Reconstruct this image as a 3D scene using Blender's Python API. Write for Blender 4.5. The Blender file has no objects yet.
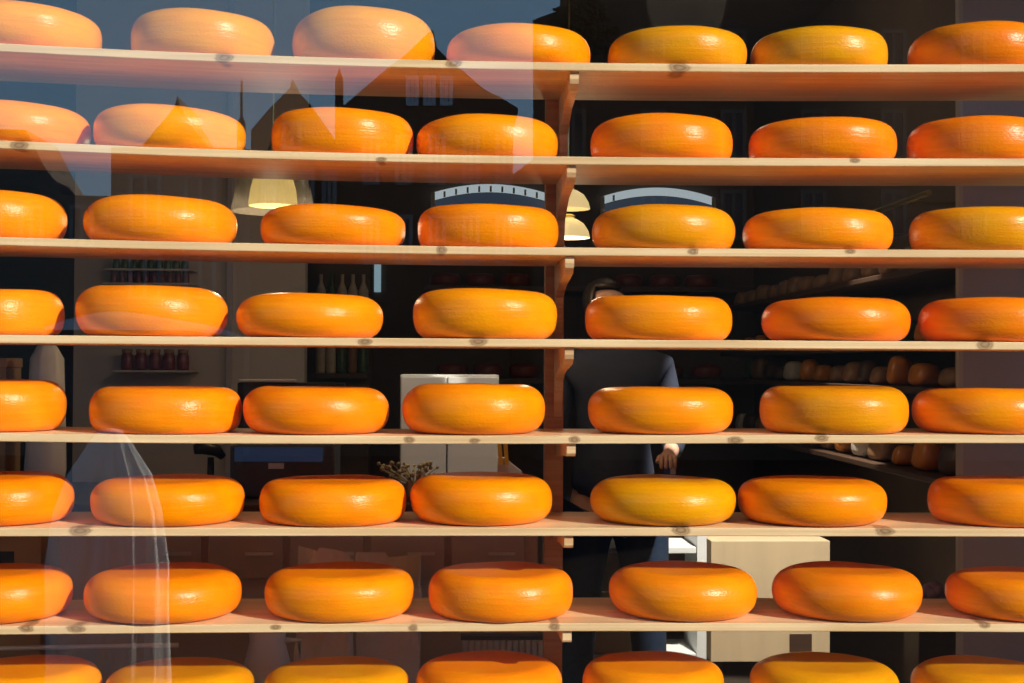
import bpy, bmesh, math, random
import numpy as np
from mathutils import Vector, Matrix, noise

random.seed(7)
C = bpy.context.scene.collection
PI = math.pi

# ------------------------------------------------------------------ camera
F = 1422.0                      # focal length in pixels of a 1024 px wide frame
CAM = Vector((0.0, -3.24, 1.60))
yaw, pitch, roll = math.atan(60/F), math.atan(24.5/F), math.radians(0.28)
fw = Vector((math.sin(yaw)*math.cos(pitch), math.cos(yaw)*math.cos(pitch), math.sin(pitch)))
r0 = Vector((math.cos(yaw), -math.sin(yaw), 0))
u0 = r0.cross(fw)
rt = r0*math.cos(roll) + u0*math.sin(roll)
up = -r0*math.sin(roll) + u0*math.cos(roll)
cd = bpy.data.cameras.new('camera')
cam = bpy.data.objects.new('camera', cd)
C.objects.link(cam)
cam.matrix_world = Matrix(((rt.x, up.x, -fw.x, CAM.x), (rt.y, up.y, -fw.y, CAM.y), (rt.z, up.z, -fw.z, CAM.z), (0, 0, 0, 1)))
cd.sensor_width = 36.0
cd.lens = F/1024*36.0
cd.clip_start = 0.05
cd.clip_end = 300
bpy.context.scene.camera = cam

# ------------------------------------------------------------------ sky, sun, exposure
SUN_AZ, SUN_EL = math.radians(48), math.radians(23.6)     # azimuth to the right of the street side of the window
sun_dir = Vector((math.sin(SUN_AZ)*math.cos(SUN_EL), -math.cos(SUN_AZ)*math.cos(SUN_EL), math.sin(SUN_EL)))
sd = bpy.data.lights.new('sun', 'SUN')
sd.energy = 6.9
sd.angle = math.radians(0.6)
sd.color = (1.0, 0.92, 0.76)
so = bpy.data.objects.new('sun', sd)
C.objects.link(so)
so.location = (6, -8, 8)
so.rotation_euler = sun_dir.to_track_quat('Z', 'Y').to_euler()

w = bpy.data.worlds.new('sky')
bpy.context.scene.world = w
w.use_nodes = True
nt = w.node_tree
nt.nodes.clear()
wo = nt.nodes.new('ShaderNodeOutputWorld')
bg = nt.nodes.new('ShaderNodeBackground')
tc = nt.nodes.new('ShaderNodeTexCoord')
sx = nt.nodes.new('ShaderNodeSeparateXYZ')
cr = nt.nodes.new('ShaderNodeValToRGB')
nt.links.new(tc.outputs['Generated'], sx.inputs[0])
nt.links.new(sx.outputs['Z'], cr.inputs[0])
cr.color_ramp.elements[0].position = 0.0
cr.color_ramp.elements[0].color = (0.31, 0.56, 0.80, 1)
cr.color_ramp.elements[1].position = 0.55
cr.color_ramp.elements[1].color = (0.08, 0.17, 0.42, 1)
e = cr.color_ramp.elements.new(0.25)
e.color = (0.30, 0.56, 0.85, 1)
nt.links.new(cr.outputs[0], bg.inputs[0])
bg.inputs[1].default_value = 1.35
nt.links.new(bg.outputs[0], wo.inputs[0])

vs = bpy.context.scene.view_settings
vs.view_transform = 'Standard'
vs.look = 'None'
vs.gamma = 1
vs.use_curve_mapping = False
vs.exposure = 0.0


def ray(px, py):
    return fw*F + rt*(px-512) - up*(py-341.5)


def at(px, py, Y):
    """the point that the photograph shows at a pixel, on the vertical plane at depth Y"""
    d = ray(px, py)
    return CAM + d*((Y-CAM.y)/d.y)


def proj(p):
    d = p-CAM
    z = d.dot(fw)
    return 512+F*d.dot(rt)/z, 341.5-F*d.dot(up)/z


# ------------------------------------------------------------------ materials
def mat(name, col, rough=0.5, metal=0.0, spec=0.5, emit=None, es=0.0, noise_scale=None, noise_amt=0.15, bump=0.0, alpha=None):
    m = bpy.data.materials.new(name)
    m.use_nodes = True
    n = m.node_tree
    b = n.nodes['Principled BSDF']
    b.inputs['Base Color'].default_value = (*col, 1)
    b.inputs['Roughness'].default_value = rough
    b.inputs['Metallic'].default_value = metal
    b.inputs['Specular IOR Level'].default_value = spec
    if emit:
        b.inputs['Emission Color'].default_value = (*emit, 1)
        b.inputs['Emission Strength'].default_value = es
    if noise_scale:
        t = n.nodes.new('ShaderNodeTexCoord')
        mp = n.nodes.new('ShaderNodeMapping')
        if isinstance(noise_scale, tuple):
            mp.inputs['Scale'].default_value = noise_scale
        else:
            mp.inputs['Scale'].default_value = (noise_scale,)*3
        nz = n.nodes.new('ShaderNodeTexNoise')
        nz.inputs['Scale'].default_value = 1.0
        nz.inputs['Detail'].default_value = 5
        n.links.new(t.outputs['Object'], mp.inputs[0])
        n.links.new(mp.outputs[0], nz.inputs['Vector'])
        mx = n.nodes.new('ShaderNodeMix')
        mx.data_type = 'RGBA'
        mx.inputs[6].default_value = (*[max(0, c*(1-noise_amt)) for c in col], 1)
        mx.inputs[7].default_value = (*[min(1, c*(1+noise_amt)) for c in col], 1)
        n.links.new(nz.outputs['Fac'], mx.inputs[0])
        n.links.new(mx.outputs[2], b.inputs['Base Color'])
        if bump:
            bp = n.nodes.new('ShaderNodeBump')
            bp.inputs['Strength'].default_value = bump
            bp.inputs['Distance'].default_value = 0.01
            n.links.new(nz.outputs['Fac'], bp.inputs['Height'])
            n.links.new(bp.outputs[0], b.inputs['Normal'])
    return m


def pine(name, light, dark, knots=()):
    m = bpy.data.materials.new(name)
    m.use_nodes = True
    n = m.node_tree
    L = n.links.new
    b = n.nodes['Principled BSDF']
    b.inputs['Roughness'].default_value = 0.55
    b.inputs['Specular IOR Level'].default_value = 0.25
    oi = n.nodes.new('ShaderNodeObjectInfo')
    t = n.nodes.new('ShaderNodeTexCoord')
    off = n.nodes.new('ShaderNodeVectorMath'); off.operation = 'MULTIPLY_ADD'
    off.inputs[1].default_value = (1, 1, 1)
    cmb = n.nodes.new('ShaderNodeVectorMath'); cmb.operation = 'SCALE'
    cmb.inputs[0].default_value = (7.3, 3.1, 5.7)
    L(oi.outputs['Random'], cmb.inputs['Scale'])
    L(t.outputs['Object'], off.inputs[0]); L(cmb.outputs[0], off.inputs[2])
    mp = n.nodes.new('ShaderNodeMapping'); mp.inputs['Scale'].default_value = (1.6, 42, 90)
    L(off.outputs[0], mp.inputs[0])
    nz = n.nodes.new('ShaderNodeTexNoise'); nz.inputs['Scale'].default_value = 1; nz.inputs['Detail'].default_value = 6
    nz.inputs['Distortion'].default_value = 0.6
    L(mp.outputs[0], nz.inputs['Vector'])
    ramp = n.nodes.new('ShaderNodeValToRGB')
    ramp.color_ramp.elements[0].position = 0.30; ramp.color_ramp.elements[0].color = (*dark, 1)
    ramp.color_ramp.elements[1].position = 0.62; ramp.color_ramp.elements[1].color = (*light, 1)
    L(nz.outputs['Fac'], ramp.inputs[0])
    # broad tonal drift along the board
    mp2 = n.nodes.new('ShaderNodeMapping'); mp2.inputs['Scale'].default_value = (2.5, 6, 8)
    nz2 = n.nodes.new('ShaderNodeTexNoise'); nz2.inputs['Scale'].default_value = 1; nz2.inputs['Detail'].default_value = 2
    L(off.outputs[0], mp2.inputs[0]); L(mp2.outputs[0], nz2.inputs['Vector'])
    mul = n.nodes.new('ShaderNodeMix'); mul.data_type = 'RGBA'; mul.blend_type = 'MULTIPLY'
    mul.inputs[0].default_value = 0.5
    r2 = n.nodes.new('ShaderNodeValToRGB')
    r2.color_ramp.elements[0].position = 0.35; r2.color_ramp.elements[0].color = (0.72, 0.62, 0.52, 1)
    r2.color_ramp.elements[1].position = 0.6; r2.color_ramp.elements[1].color = (1, 1, 1, 1)
    L(nz2.outputs['Fac'], r2.inputs[0])
    L(ramp.outputs[0], mul.inputs[6]); L(r2.outputs[0], mul.inputs[7])
    outc = mul.outputs[2]
    for kx, kz, kr_, el in knots:          # knots run through the board where the timber has them
        sb = n.nodes.new('ShaderNodeVectorMath'); sb.operation = 'SUBTRACT'
        L(t.outputs['Object'], sb.inputs[0]); sb.inputs[1].default_value = (kx, 0.02, kz)
        wz = n.nodes.new('ShaderNodeVectorMath'); wz.operation = 'MULTIPLY'
        wz.inputs[1].default_value = (1/(kr_*el), 1/0.09, 1/kr_)
        L(sb.outputs[0], wz.inputs[0])
        ad = n.nodes.new('ShaderNodeVectorMath'); ad.operation = 'MULTIPLY_ADD'
        L(nz.outputs['Color'], ad.inputs[0]); ad.inputs[1].default_value = (0.7, 0, 0.7)
        L(wz.outputs[0], ad.inputs[2])
        ln = n.nodes.new('ShaderNodeVectorMath'); ln.operation = 'LENGTH'
        s3 = n.nodes.new('ShaderNodeVectorMath'); s3.operation = 'SUBTRACT'; s3.inputs[1].default_value = (0.35, 0, 0.35)
        L(ad.outputs[0], s3.inputs[0]); L(s3.outputs[0], ln.inputs[0])
        kr = n.nodes.new('ShaderNodeValToRGB')
        kr.color_ramp.elements[0].position = 0.25; kr.color_ramp.elements[0].color = (0.65, 0.65, 0.65, 1)
        kr.color_ramp.elements[1].position = 1.0; kr.color_ramp.elements[1].color = (0, 0, 0, 1)
        for ps, vv in ((0.45, 0.95), (0.60, 0.55), (0.72, 0.75), (0.85, 0.25)):
            ek = kr.color_ramp.elements.new(ps); ek.color = (vv, vv, vv, 1)
        L(ln.outputs['Value'], kr.inputs[0])
        km = n.nodes.new('ShaderNodeMix'); km.data_type = 'RGBA'
        km.inputs[7].default_value = (0.22, 0.12, 0.055, 1)
        L(kr.outputs[0], km.inputs[0]); L(outc, km.inputs[6])
        outc = km.outputs[2]
    L(outc, b.inputs['Base Color'])
    bp = n.nodes.new('ShaderNodeBump'); bp.inputs['Strength'].default_value = 0.15; bp.inputs['Distance'].default_value = 0.002
    L(nz.outputs['Fac'], bp.inputs['Height']); L(bp.outputs[0], b.inputs['Normal'])
    return m


def wax():
    m = bpy.data.materials.new('cheese_wax')
    m.use_nodes = True
    n = m.node_tree
    L = n.links.new
    b = n.nodes['Principled BSDF']
    oi = n.nodes.new('ShaderNodeObjectInfo')
    t = n.nodes.new('ShaderNodeTexCoord')
    # horizontal pressing bands round the rim, from height in the wheel
    mp = n.nodes.new('ShaderNodeMapping'); mp.inputs['Scale'].default_value = (1.2, 1.2, 16)
    off = n.nodes.new('ShaderNodeVectorMath'); off.operation = 'ADD'
    L(t.outputs['Object'], off.inputs[0])
    sc = n.nodes.new('ShaderNodeVectorMath'); sc.operation = 'SCALE'; sc.inputs[0].default_value = (31, 17, 9)
    L(oi.outputs['Random'], sc.inputs['Scale']); L(sc.outputs[0], off.inputs[1])
    L(off.outputs[0], mp.inputs[0])
    nz = n.nodes.new('ShaderNodeTexNoise'); nz.inputs['Scale'].default_value = 1.0; nz.inputs['Detail'].default_value = 5
    L(mp.outputs[0], nz.inputs['Vector'])
    bl = n.nodes.new('ShaderNodeTexNoise'); bl.inputs['Scale'].default_value = 2.2; bl.inputs['Detail'].default_value = 3
    L(off.outputs[0], bl.inputs['Vector'])
    hs = n.nodes.new('ShaderNodeHueSaturation')
    L(oi.outputs['Color'], hs.inputs['Color'])
    v1 = n.nodes.new('ShaderNodeMapRange'); v1.inputs[1].default_value = 0.3; v1.inputs[2].default_value = 0.7
    v1.inputs[3].default_value = 0.93; v1.inputs[4].default_value = 1.05
    L(nz.outputs['Fac'], v1.inputs[0])
    v2 = n.nodes.new('ShaderNodeMapRange'); v2.inputs[1].default_value = 0.3; v2.inputs[2].default_value = 0.7
    v2.inputs[3].default_value = 0.496; v2.inputs[4].default_value = 0.506
    L(bl.outputs['Fac'], v2.inputs[0])
    L(v1.outputs[0], hs.inputs['Value']); L(v2.outputs[0], hs.inputs['Hue'])
    L(hs.outputs[0], b.inputs['Base Color'])
    b.inputs['Roughness'].default_value = 0.29
    b.inputs['Specular IOR Level'].default_value = 0.28
    b.inputs['Subsurface Weight'].default_value = 0.0
    # dimpled wax skin
    f1 = n.nodes.new('ShaderNodeTexNoise'); f1.inputs['Scale'].default_value = 26; f1.inputs['Detail'].default_value = 3
    L(off.outputs[0], f1.inputs['Vector'])
    bp = n.nodes.new('ShaderNodeBump'); bp.inputs['Strength'].default_value = 0.22; bp.inputs['Distance'].default_value = 0.004
    L(f1.outputs['Fac'], bp.inputs['Height'])
    bp2 = n.nodes.new('ShaderNodeBump'); bp2.inputs['Strength'].default_value = 0.20; bp2.inputs['Distance'].default_value = 0.004
    L(nz.outputs['Fac'], bp2.inputs['Height']); L(bp.outputs[0], bp2.inputs['Normal'])
    L(bp2.outputs[0], b.inputs['Normal'])
    return m


def glass():
    m = bpy.data.materials.new('window_glass')
    m.use_nodes = True
    n = m.node_tree
    n.nodes.clear()
    o = n.nodes.new('ShaderNodeOutputMaterial')
    mx = n.nodes.new('ShaderNodeMixShader')
    tr = n.nodes.new('ShaderNodeBsdfTransparent'); tr.inputs[0].default_value = (0.985, 0.99, 0.985, 1)
    gl = n.nodes.new('ShaderNodeBsdfGlossy'); gl.inputs['Roughness'].default_value = 0.0
    fr = n.nodes.new('ShaderNodeFresnel'); fr.inputs['IOR'].default_value = 1.82
    geo = n.nodes.new('ShaderNodeNewGeometry')
    # both faces of the sheet reflect alike: the back face uses the reciprocal index
    iv = n.nodes.new('ShaderNodeMix'); iv.data_type = 'FLOAT'
    iv.inputs[2].default_value = 1.82; iv.inputs[3].default_value = 1/1.82
    n.links.new(geo.outputs['Backfacing'], iv.inputs[0])
    n.links.new(iv.outputs[0], fr.inputs['IOR'])
    n.links.new(fr.outputs[0], mx.inputs[0])
    n.links.new(tr.outputs[0], mx.inputs[1]); n.links.new(gl.outputs[0], mx.inputs[2])
    n.links.new(mx.outputs[0], o.inputs[0])
    return m


def smoked():
    m = bpy.data.materials.new('smoked_glass')
    m.use_nodes = True
    n = m.node_tree
    b = n.nodes['Principled BSDF']
    b.inputs['Base Color'].default_value = (0.35, 0.33, 0.29, 1)
    b.inputs['Roughness'].default_value = 0.2
    b.inputs['Alpha'].default_value = 0.30
    return m


M = {
    'smoke': smoked(),
    'wax': wax(),
    'pine_post': pine('pine_post', (0.62, 0.36, 0.19), (0.48, 0.25, 0.12)),
    'bracket': pine('pine_bracket', (0.84, 0.60, 0.34), (0.66, 0.42, 0.22)),
    'glass': glass(),
    'wall': mat('shop_wall_paint', (0.16, 0.14, 0.125), 0.8, noise_scale=3, noise_amt=0.1),
    'dark_wall': mat('dark_wall_paint', (0.14, 0.10, 0.075), 0.8, noise_scale=4, noise_amt=0.2),
    'beige': mat('beige_panel_paint', (0.52, 0.46, 0.40), 0.7, noise_scale=5, noise_amt=0.08),
    'mauve': mat('mauve_grey_plaster', (0.42, 0.37, 0.38), 0.85, noise_scale=12, noise_amt=0.06),
    'floor': mat('shop_floor_tile', (0.10, 0.07, 0.05), 0.6, noise_scale=6, noise_amt=0.3),
    'brass': mat('brass', (0.86, 0.68, 0.30), 0.3, 1.0),
    'cream': mat('cream_enamel', (0.88, 0.78, 0.52), 0.35, emit=(1.0, 0.72, 0.30), es=0.8),
    'pleat': mat('brass_pleated_shade', (0.90, 0.76, 0.42), 0.28, 0.5, emit=(1, 0.68, 0.20), es=1.1),
    'black': mat('black_plastic', (0.015, 0.015, 0.017), 0.4),
    'charcoal': mat('charcoal_plastic', (0.05, 0.052, 0.06), 0.4),
    'lightgrey': mat('light_grey_metal', (0.62, 0.63, 0.62), 0.45),
    'counter': mat('grey_brown_counter_paint', (0.60, 0.50, 0.44), 0.7, noise_scale=6, noise_amt=0.1),
    'screen': mat('blue_screen', (0.02, 0.05, 0.12), 0.2, emit=(0.05, 0.12, 0.28), es=0.14),
    'steel': mat('brushed_steel', (0.75, 0.74, 0.72), 0.4, 0.3),
    'white': mat('white_paint', (0.82, 0.83, 0.82), 0.5),
    'ply': mat('pale_plywood', (0.62, 0.47, 0.29), 0.65, noise_scale=(30, 30, 1.5), noise_amt=0.12),
    'cardboard': mat('brown_cardboard', (0.42, 0.24, 0.12), 0.8, noise_scale=9, noise_amt=0.15),
    'paper': mat('grey_brown_paper', (0.88, 0.76, 0.67), 0.85, noise_scale=14, noise_amt=0.15, bump=0.3),
    'darkwood': mat('dark_stained_wood', (0.07, 0.035, 0.02), 0.5, noise_scale=(2, 30, 30), noise_amt=0.3),
    'redwax': mat('dark_red_wax', (0.26, 0.05, 0.03), 0.35, noise_scale=8, noise_amt=0.2),
    'skin': mat('skin', (0.62, 0.34, 0.24), 0.5),
    'hair': mat('dark_hair', (0.03, 0.018, 0.012), 0.5, noise_scale=(60, 60, 8), noise_amt=0.4),
    'navy': mat('navy_cotton', (0.028, 0.035, 0.065), 0.85, noise_scale=30, noise_amt=0.2),
    'denim': mat('dark_denim', (0.022, 0.045, 0.10), 0.85, noise_scale=60, noise_amt=0.3),
    'greenjar': mat('green_preserve_jar', (0.06, 0.12, 0.05), 0.3, noise_scale=50, noise_amt=0.6),
    'redjar': mat('red_preserve_jar', (0.17, 0.035, 0.035), 0.3, noise_scale=50, noise_amt=0.6),
    'orange_pack': mat('orange_foil_packet', (0.62, 0.22, 0.03), 0.35, noise_scale=25, noise_amt=0.3),
    'cream_pack': mat('cream_paper_packet', (0.60, 0.54, 0.44), 0.6, noise_scale=25, noise_amt=0.3),
    'brown_pack': mat('brown_packet', (0.28, 0.15, 0.07), 0.5, noise_scale=25, noise_amt=0.3),
    'yellow': mat('yellow_ribbon', (0.85, 0.50, 0.03), 0.5),
    'blue': mat('blue_card', (0.03, 0.12, 0.55), 0.4),
    'ceramic': mat('grey_white_ceramic', (0.85, 0.83, 0.80), 0.3),
    'straw': mat('dried_flower_straw', (0.34, 0.25, 0.12), 0.8, noise_scale=40, noise_amt=0.5),
    'pinkflower': mat('dusty_pink_paper', (0.42, 0.22, 0.30), 0.7),
    'brick': mat('dark_house_brick', (0.10, 0.062, 0.038), 0.9, noise_scale=5, noise_amt=0.3),
    'brick2': mat('weathered_grey_brown_render', (0.20, 0.15, 0.11), 0.9, noise_scale=2, noise_amt=0.2),
    'rooftile': mat('dark_roof_tile', (0.045, 0.026, 0.02), 0.9, noise_scale=(3, 3, 14), noise_amt=0.3),
    'winframe': mat('pale_window_frame', (0.30, 0.26, 0.22), 0.6),
    'houseglass': mat('house_window_glass', (0.05, 0.05, 0.055), 0.3, 0.0, 0.3),
    'leaf': mat('dark_foliage', (0.025, 0.04, 0.012), 0.9, noise_scale=3, noise_amt=0.4),
    'bark': mat('bark', (0.08, 0.055, 0.035), 0.9),
    'paving': mat('street_paving', (0.040, 0.032, 0.026), 1.0, spec=0.0, noise_scale=3, noise_amt=0.25),
    'cloth': mat('pale_cloth', (0.86, 0.85, 0.80), 0.8),
    'van': mat('dark_van_paint', (0.04, 0.035, 0.03), 0.6),
    'vanroof': mat('white_van_roof', (0.85, 0.84, 0.84), 0.5),
    'tyre': mat('tyre_rubber', (0.02, 0.02, 0.02), 0.8),
    'daylight': mat('bright_arch_pane', (0.4, 0.5, 0.55), 0.4, emit=(0.66, 0.78, 0.84), es=0.55),
    'duskpane': mat('dim_blue_pane', (0.05, 0.07, 0.10), 0.2, emit=(0.08, 0.12, 0.19), es=0.3),
    'blue_light': mat('pale_blue_strip', (0.3, 0.45, 0.5), 0.4, emit=(0.4, 0.6, 0.7), es=0.5),
}


# ------------------------------------------------------------------ helpers
def link(name, me, m=None, parent=None, smooth=False, loc=None):
    if m is not None:
        me.materials.append(m)
    if smooth:
        for p in me.polygons:
            p.use_smooth = True
    o = bpy.data.objects.new(name, me)
    C.objects.link(o)
    if parent is not None:
        o.parent = parent
    if loc is not None:
        o.location = loc
    return o


def obj(name, bm, m, parent=None, smooth=False, loc=None):
    me = bpy.data.meshes.new(name)
    bmesh.ops.recalc_face_normals(bm, faces=bm.faces)
    bm.to_mesh(me)
    bm.free()
    return link(name, me, m, parent, smooth, loc)


def tag(o, label=None, cat=None, group=None, kind=None):
    if label: o['label'] = label
    if cat: o['category'] = cat
    if group: o['group'] = group
    if kind: o['kind'] = kind
    return o


def thing(name, loc, label, cat, group=None, rz=0):
    o = bpy.data.objects.new(name, None)
    C.objects.link(o)
    o.location = loc
    o.rotation_euler = (0, 0, rz)
    o.empty_display_size = 0.05
    return tag(o, label, cat, group)


def box(bm, lo, hi, bev=0.0):
    c = [(a+b)/2 for a, b in zip(lo, hi)]
    s = [abs(b-a) for a, b in zip(lo, hi)]
    r = bmesh.ops.create_cube(bm, size=1, matrix=Matrix.Translation(c) @ Matrix.Diagonal((*s, 1)))
    if bev > 0:
        es = list({e for v in r['verts'] for e in v.link_edges})
        bmesh.ops.bevel(bm, geom=es, offset=min(bev, min(s)*0.45), segments=2, affect='EDGES', profile=0.6)
    return bm


def bx(lo, hi, bev=0.0):
    return box(bmesh.new(), lo, hi, bev)


def lathe(pts, n=32, wob=None, bm=None, c=(0, 0, 0)):
    bm = bm or bmesh.new()
    rings = []
    for r, z in pts:
        if r < 1e-6:
            rings.append([bm.verts.new((c[0], c[1], c[2]+z))])
        else:
            rg = []
            for i in range(n):
                a = 2*PI*i/n
                rr = r*(wob(a, z) if wob else 1)
                rg.append(bm.verts.new((c[0]+rr*math.cos(a), c[1]+rr*math.sin(a), c[2]+z)))
            rings.append(rg)
    for A, B in zip(rings, rings[1:]):
        if len(A) == 1 and len(B) == 1:
            continue
        for i in range(n):
            j = (i+1) % n
            if len(A) == 1:
                bm.faces.new((A[0], B[i], B[j]))
            elif len(B) == 1:
                bm.faces.new((A[i], A[j], B[0]))
            else:
                bm.faces.new((A[i], A[j], B[j], B[i]))
    return bm


def tube(path, r, n=10, bm=None):
    bm = bm or bmesh.new()
    P = [Vector(p) for p in path]
    rings = []
    for i, p in enumerate(P):
        d = (P[min(i+1, len(P)-1)]-P[max(i-1, 0)]).normalized()
        s = d.cross(Vector((0, 0, 1)))
        if s.length < 0.1:
            s = d.cross(Vector((1, 0, 0)))
        s.normalize()
        t = d.cross(s)
        rr = r[i] if isinstance(r, (list, tuple)) else r
        rings.append([bm.verts.new(p+(s*math.cos(2*PI*k/n)+t*math.sin(2*PI*k/n))*rr) for k in range(n)])
    for A, B in zip(rings, rings[1:]):
        for k in range(n):
            bm.faces.new((A[k], A[(k+1) % n], B[(k+1) % n], B[k]))
    bm.faces.new(rings[0][::-1])
    bm.faces.new(rings[-1])
    return bm


def prism(pts, y0, y1, bm=None):
    """outline in x,z extruded along y"""
    bm = bm or bmesh.new()
    A = [bm.verts.new((x, y0, z)) for x, z in pts]
    B = [bm.verts.new((x, y1, z)) for x, z in pts]
    bm.faces.new(A)
    bm.faces.new(B[::-1])
    n = len(pts)
    for i in range(n):
        bm.faces.new((A[i], B[i], B[(i+1) % n], A[(i+1) % n]))
    return bm


def prismx(pts, x0, x1, bm=None):
    """outline in y,z extruded along x"""
    bm = bm or bmesh.new()
    A = [bm.verts.new((x0, y, z)) for y, z in pts]
    B = [bm.verts.new((x1, y, z)) for y, z in pts]
    bm.faces.new(A)
    bm.faces.new(B[::-1])
    n = len(pts)
    for i in range(n):
        bm.faces.new((A[i], B[i], B[(i+1) % n], A[(i+1) % n]))
    return bm


def struct(name, bm, m):
    return tag(obj(name, bm, m), kind='structure')


# ------------------------------------------------------------------ the room and the street
GZ = 0.2                        # shop floor height above the street
RX = 1.44                       # right wall
LX = -2.9
BY = 5.0
CZ = 3.3
struct('floor', bx((LX-0.1, -0.02, GZ-0.1), (RX+1.6, BY+0.1, GZ)), M['floor'])
struct('ceiling', bx((LX-0.1, -0.02, CZ), (RX+1.6, BY+0.1, CZ+0.1)), M['dark_wall'])
struct('wall_back', bx((LX-0.1, BY, GZ), (RX+1.6, BY+0.1, CZ)), M['dark_wall'])
struct('wall_left', bx((LX-0.1, -0.02, GZ), (LX, BY, CZ)), M['dark_wall'])
struct('wall_right', bx((RX+0.32, 0.66, GZ), (RX+0.42, BY, CZ)), M['dark_wall'])
# the mauve pier whose front closes the view on the right
p = at(963, 200, 0.62)
struct('wall_pier', bx((p.x, 0.62, GZ), (RX+1.6, 0.66, CZ)), M['mauve'])
struct('trim_1', bx((p.x-0.012, 0.62, GZ), (p.x, 0.645, CZ)), M['beige'])
# shop front round the window, and the glass
FY0, FY1 = -0.16, -0.02
WX0, WX1, WZ0, WZ1 = -1.9, 2.05, 0.60, 2.80
struct('wall_front_left', bx((LX-0.1, FY0-0.1, 0.0), (WX0, FY1, CZ+0.1)), M['brick2'])
struct('wall_front_right', bx((WX1, FY0-0.1, 0.0), (RX+1.7, FY1, CZ+0.1)), M['brick2'])
struct('wall_front_below', bx((WX0, FY0-0.1, 0.0), (WX1, FY1, WZ0)), M['brick2'])
struct('wall_front_above', bx((WX0, FY0-0.1, WZ1), (WX1, FY1, CZ+0.1)), M['brick2'])
wf = bmesh.new()
for lo, hi in (((WX0, -0.15, WZ0), (WX0+0.07, -0.06, WZ1)), ((WX1-0.07, -0.15, WZ0), (WX1, -0.06, WZ1)),
               ((WX0+0.07, -0.15, WZ0), (WX1-0.07, -0.06, WZ0+0.07)), ((WX0+0.07, -0.15, WZ1-0.07), (WX1-0.07, -0.06, WZ1))):
    box(wf, lo, hi, 0.006)
win = struct('window_1', wf, M['white'])
PY = -0.105                     # plane of the glass
gp = obj('window_pane', bx((WX0+0.065, PY-0.003, WZ0+0.065), (WX1-0.065, PY+0.003, WZ1-0.065)), M['glass'], win)
struct('street', bx((-22, -32, -0.1), (24, -0.26, 0.0)), M['paving'])

# ------------------------------------------------------------------ shelves
TH = 0.0185
SD = 0.36
EDGE = [
    [(0, 43.3), (90, 47.5), (240, 55), (330, 56.9), (530, 62), (620, 63), (934, 64.3), (1024, 64)],
    [(0, 140.5), (90, 143.8), (250, 150.6), (530, 156), (620, 157), (900, 158.2), (1024, 158.5)],
    [(0, 237), (90, 239.5), (265, 243.4), (530, 247), (620, 248), (884, 249.4), (1024, 250)],
    [(0, 334.8), (280, 337.3), (530, 339), (620, 339.5), (884, 341.2), (1024, 342)],
    [(0, 433.2), (270, 435.8), (530, 435.5), (620, 435.7), (884, 435.3), (1024, 435.3)],
    [(0, 528.2), (530, 527.9), (1024, 528.8)],
    [(0, 626.5), (530, 623.3), (979, 624.0)],
    [(0, 725.0), (530, 720.0), (1024, 720.5)],
]
SH = []
for pts in EDGE:
    W = [at(x, y, 0.0) for x, y in pts]
    SH.append(np.polyfit([q.x for q in W], [q.z for q in W], 2 if len(pts) < 6 else 3))
X0, X1 = -1.45, 1.82


def shelf_z(i, x):
    a, b = at(0, 300, 0).x, at(1024, 300, 0).x
    xc = min(max(x, a), b)
    z = np.polyval(SH[i], xc)
    d = np.polyval(np.polyder(SH[i]), xc)
    return float(z + d*(x-xc)*0.6)


ORD = ['topmost', 'second', 'third', 'fourth', 'fifth', 'sixth', 'seventh', 'lowest']
SHX = ['topmost pine shelf board, its top hidden and underside showing',
       'pine shelf board second from the top, dark knots at its far left end',
       'pine shelf board third from the top, behind it the cream hanging lamp above',
       'pine shelf board fourth from the top, nearest eye level and seen edge on',
       'pine shelf board fifth from the top, round knot beside the bracket',
       'pine shelf board sixth from the top, above the brown paper bags',
       'pine shelf board seventh from the top, lowest whose front edge shows',
       'bottom pine shelf board carrying the cheeses cut off by the photo edge']
KNOTS = [[(222, 4, 5, 2), (452, 3, 5, 1.8), (678, 4, 6, 2)], [(18, 4, 5, 2), (380, 6, 3, 2), (855, 2, 3, 2)], [(441, 4, 5, 1.2), (693, 3, 4, 1.5), (850, 2, 3, 2)],
         [(365, 4, 4, 2), (478, 3, 5, 2), (985, 3, 6, 1.6)], [(410, 4, 4, 1.5), (475, 5, 3, 2), (575, 4, 4, 1.6), (735, 5, 4, 2.2), (822, 3, 4, 2)],
         [(82, 3, 6, 2), (682, 2, 6, 1.7), (885, 3, 5, 2.2)], [(30, 2, 4, 2), (80, 3, 4, 2.5), (278, 3, 3, 2), (415, 4, 4, 1.3), (556, 3, 5, 1.2), (985, 1, 4, 1.6)], [(300, 4, 4, 2)]]
for i in range(8):
    kn = []
    for kx, kd, kr_, el in KNOTS[i]:
        x_ = at(kx, 300, 0.0).x
        kn.append((x_, shelf_z(i, x_)-kd/440.0, kr_/440.0*1.15, el))
    PM = pine('pine_board', (0.91, 0.69, 0.41), (0.76, 0.54, 0.29), kn)
    bm = bmesh.new()
    n = 40
    bev = 0.0016
    prof = [(bev, 0), (SD-bev, 0), (SD, -bev), (SD, -TH+bev), (SD-bev, -TH), (bev, -TH), (0, -TH+bev), (0, -bev)]
    rings = []
    for k in range(n+1):
        x = X0+(X1-X0)*k/n
        z = shelf_z(i, x)
        rings.append([bm.verts.new((x, y, z+dz)) for y, dz in prof])
    for A, B in zip(rings, rings[1:]):
        for j in range(8):
            bm.faces.new((A[j], A[(j+1) % 8], B[(j+1) % 8], B[j]))
    bm.faces.new(rings[0]); bm.faces.new(rings[-1][::-1])
    o = obj('shelf_board', bm, PM)
    tag(o, SHX[i], 'shelf', 'pine shelf boards of the window display')

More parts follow.
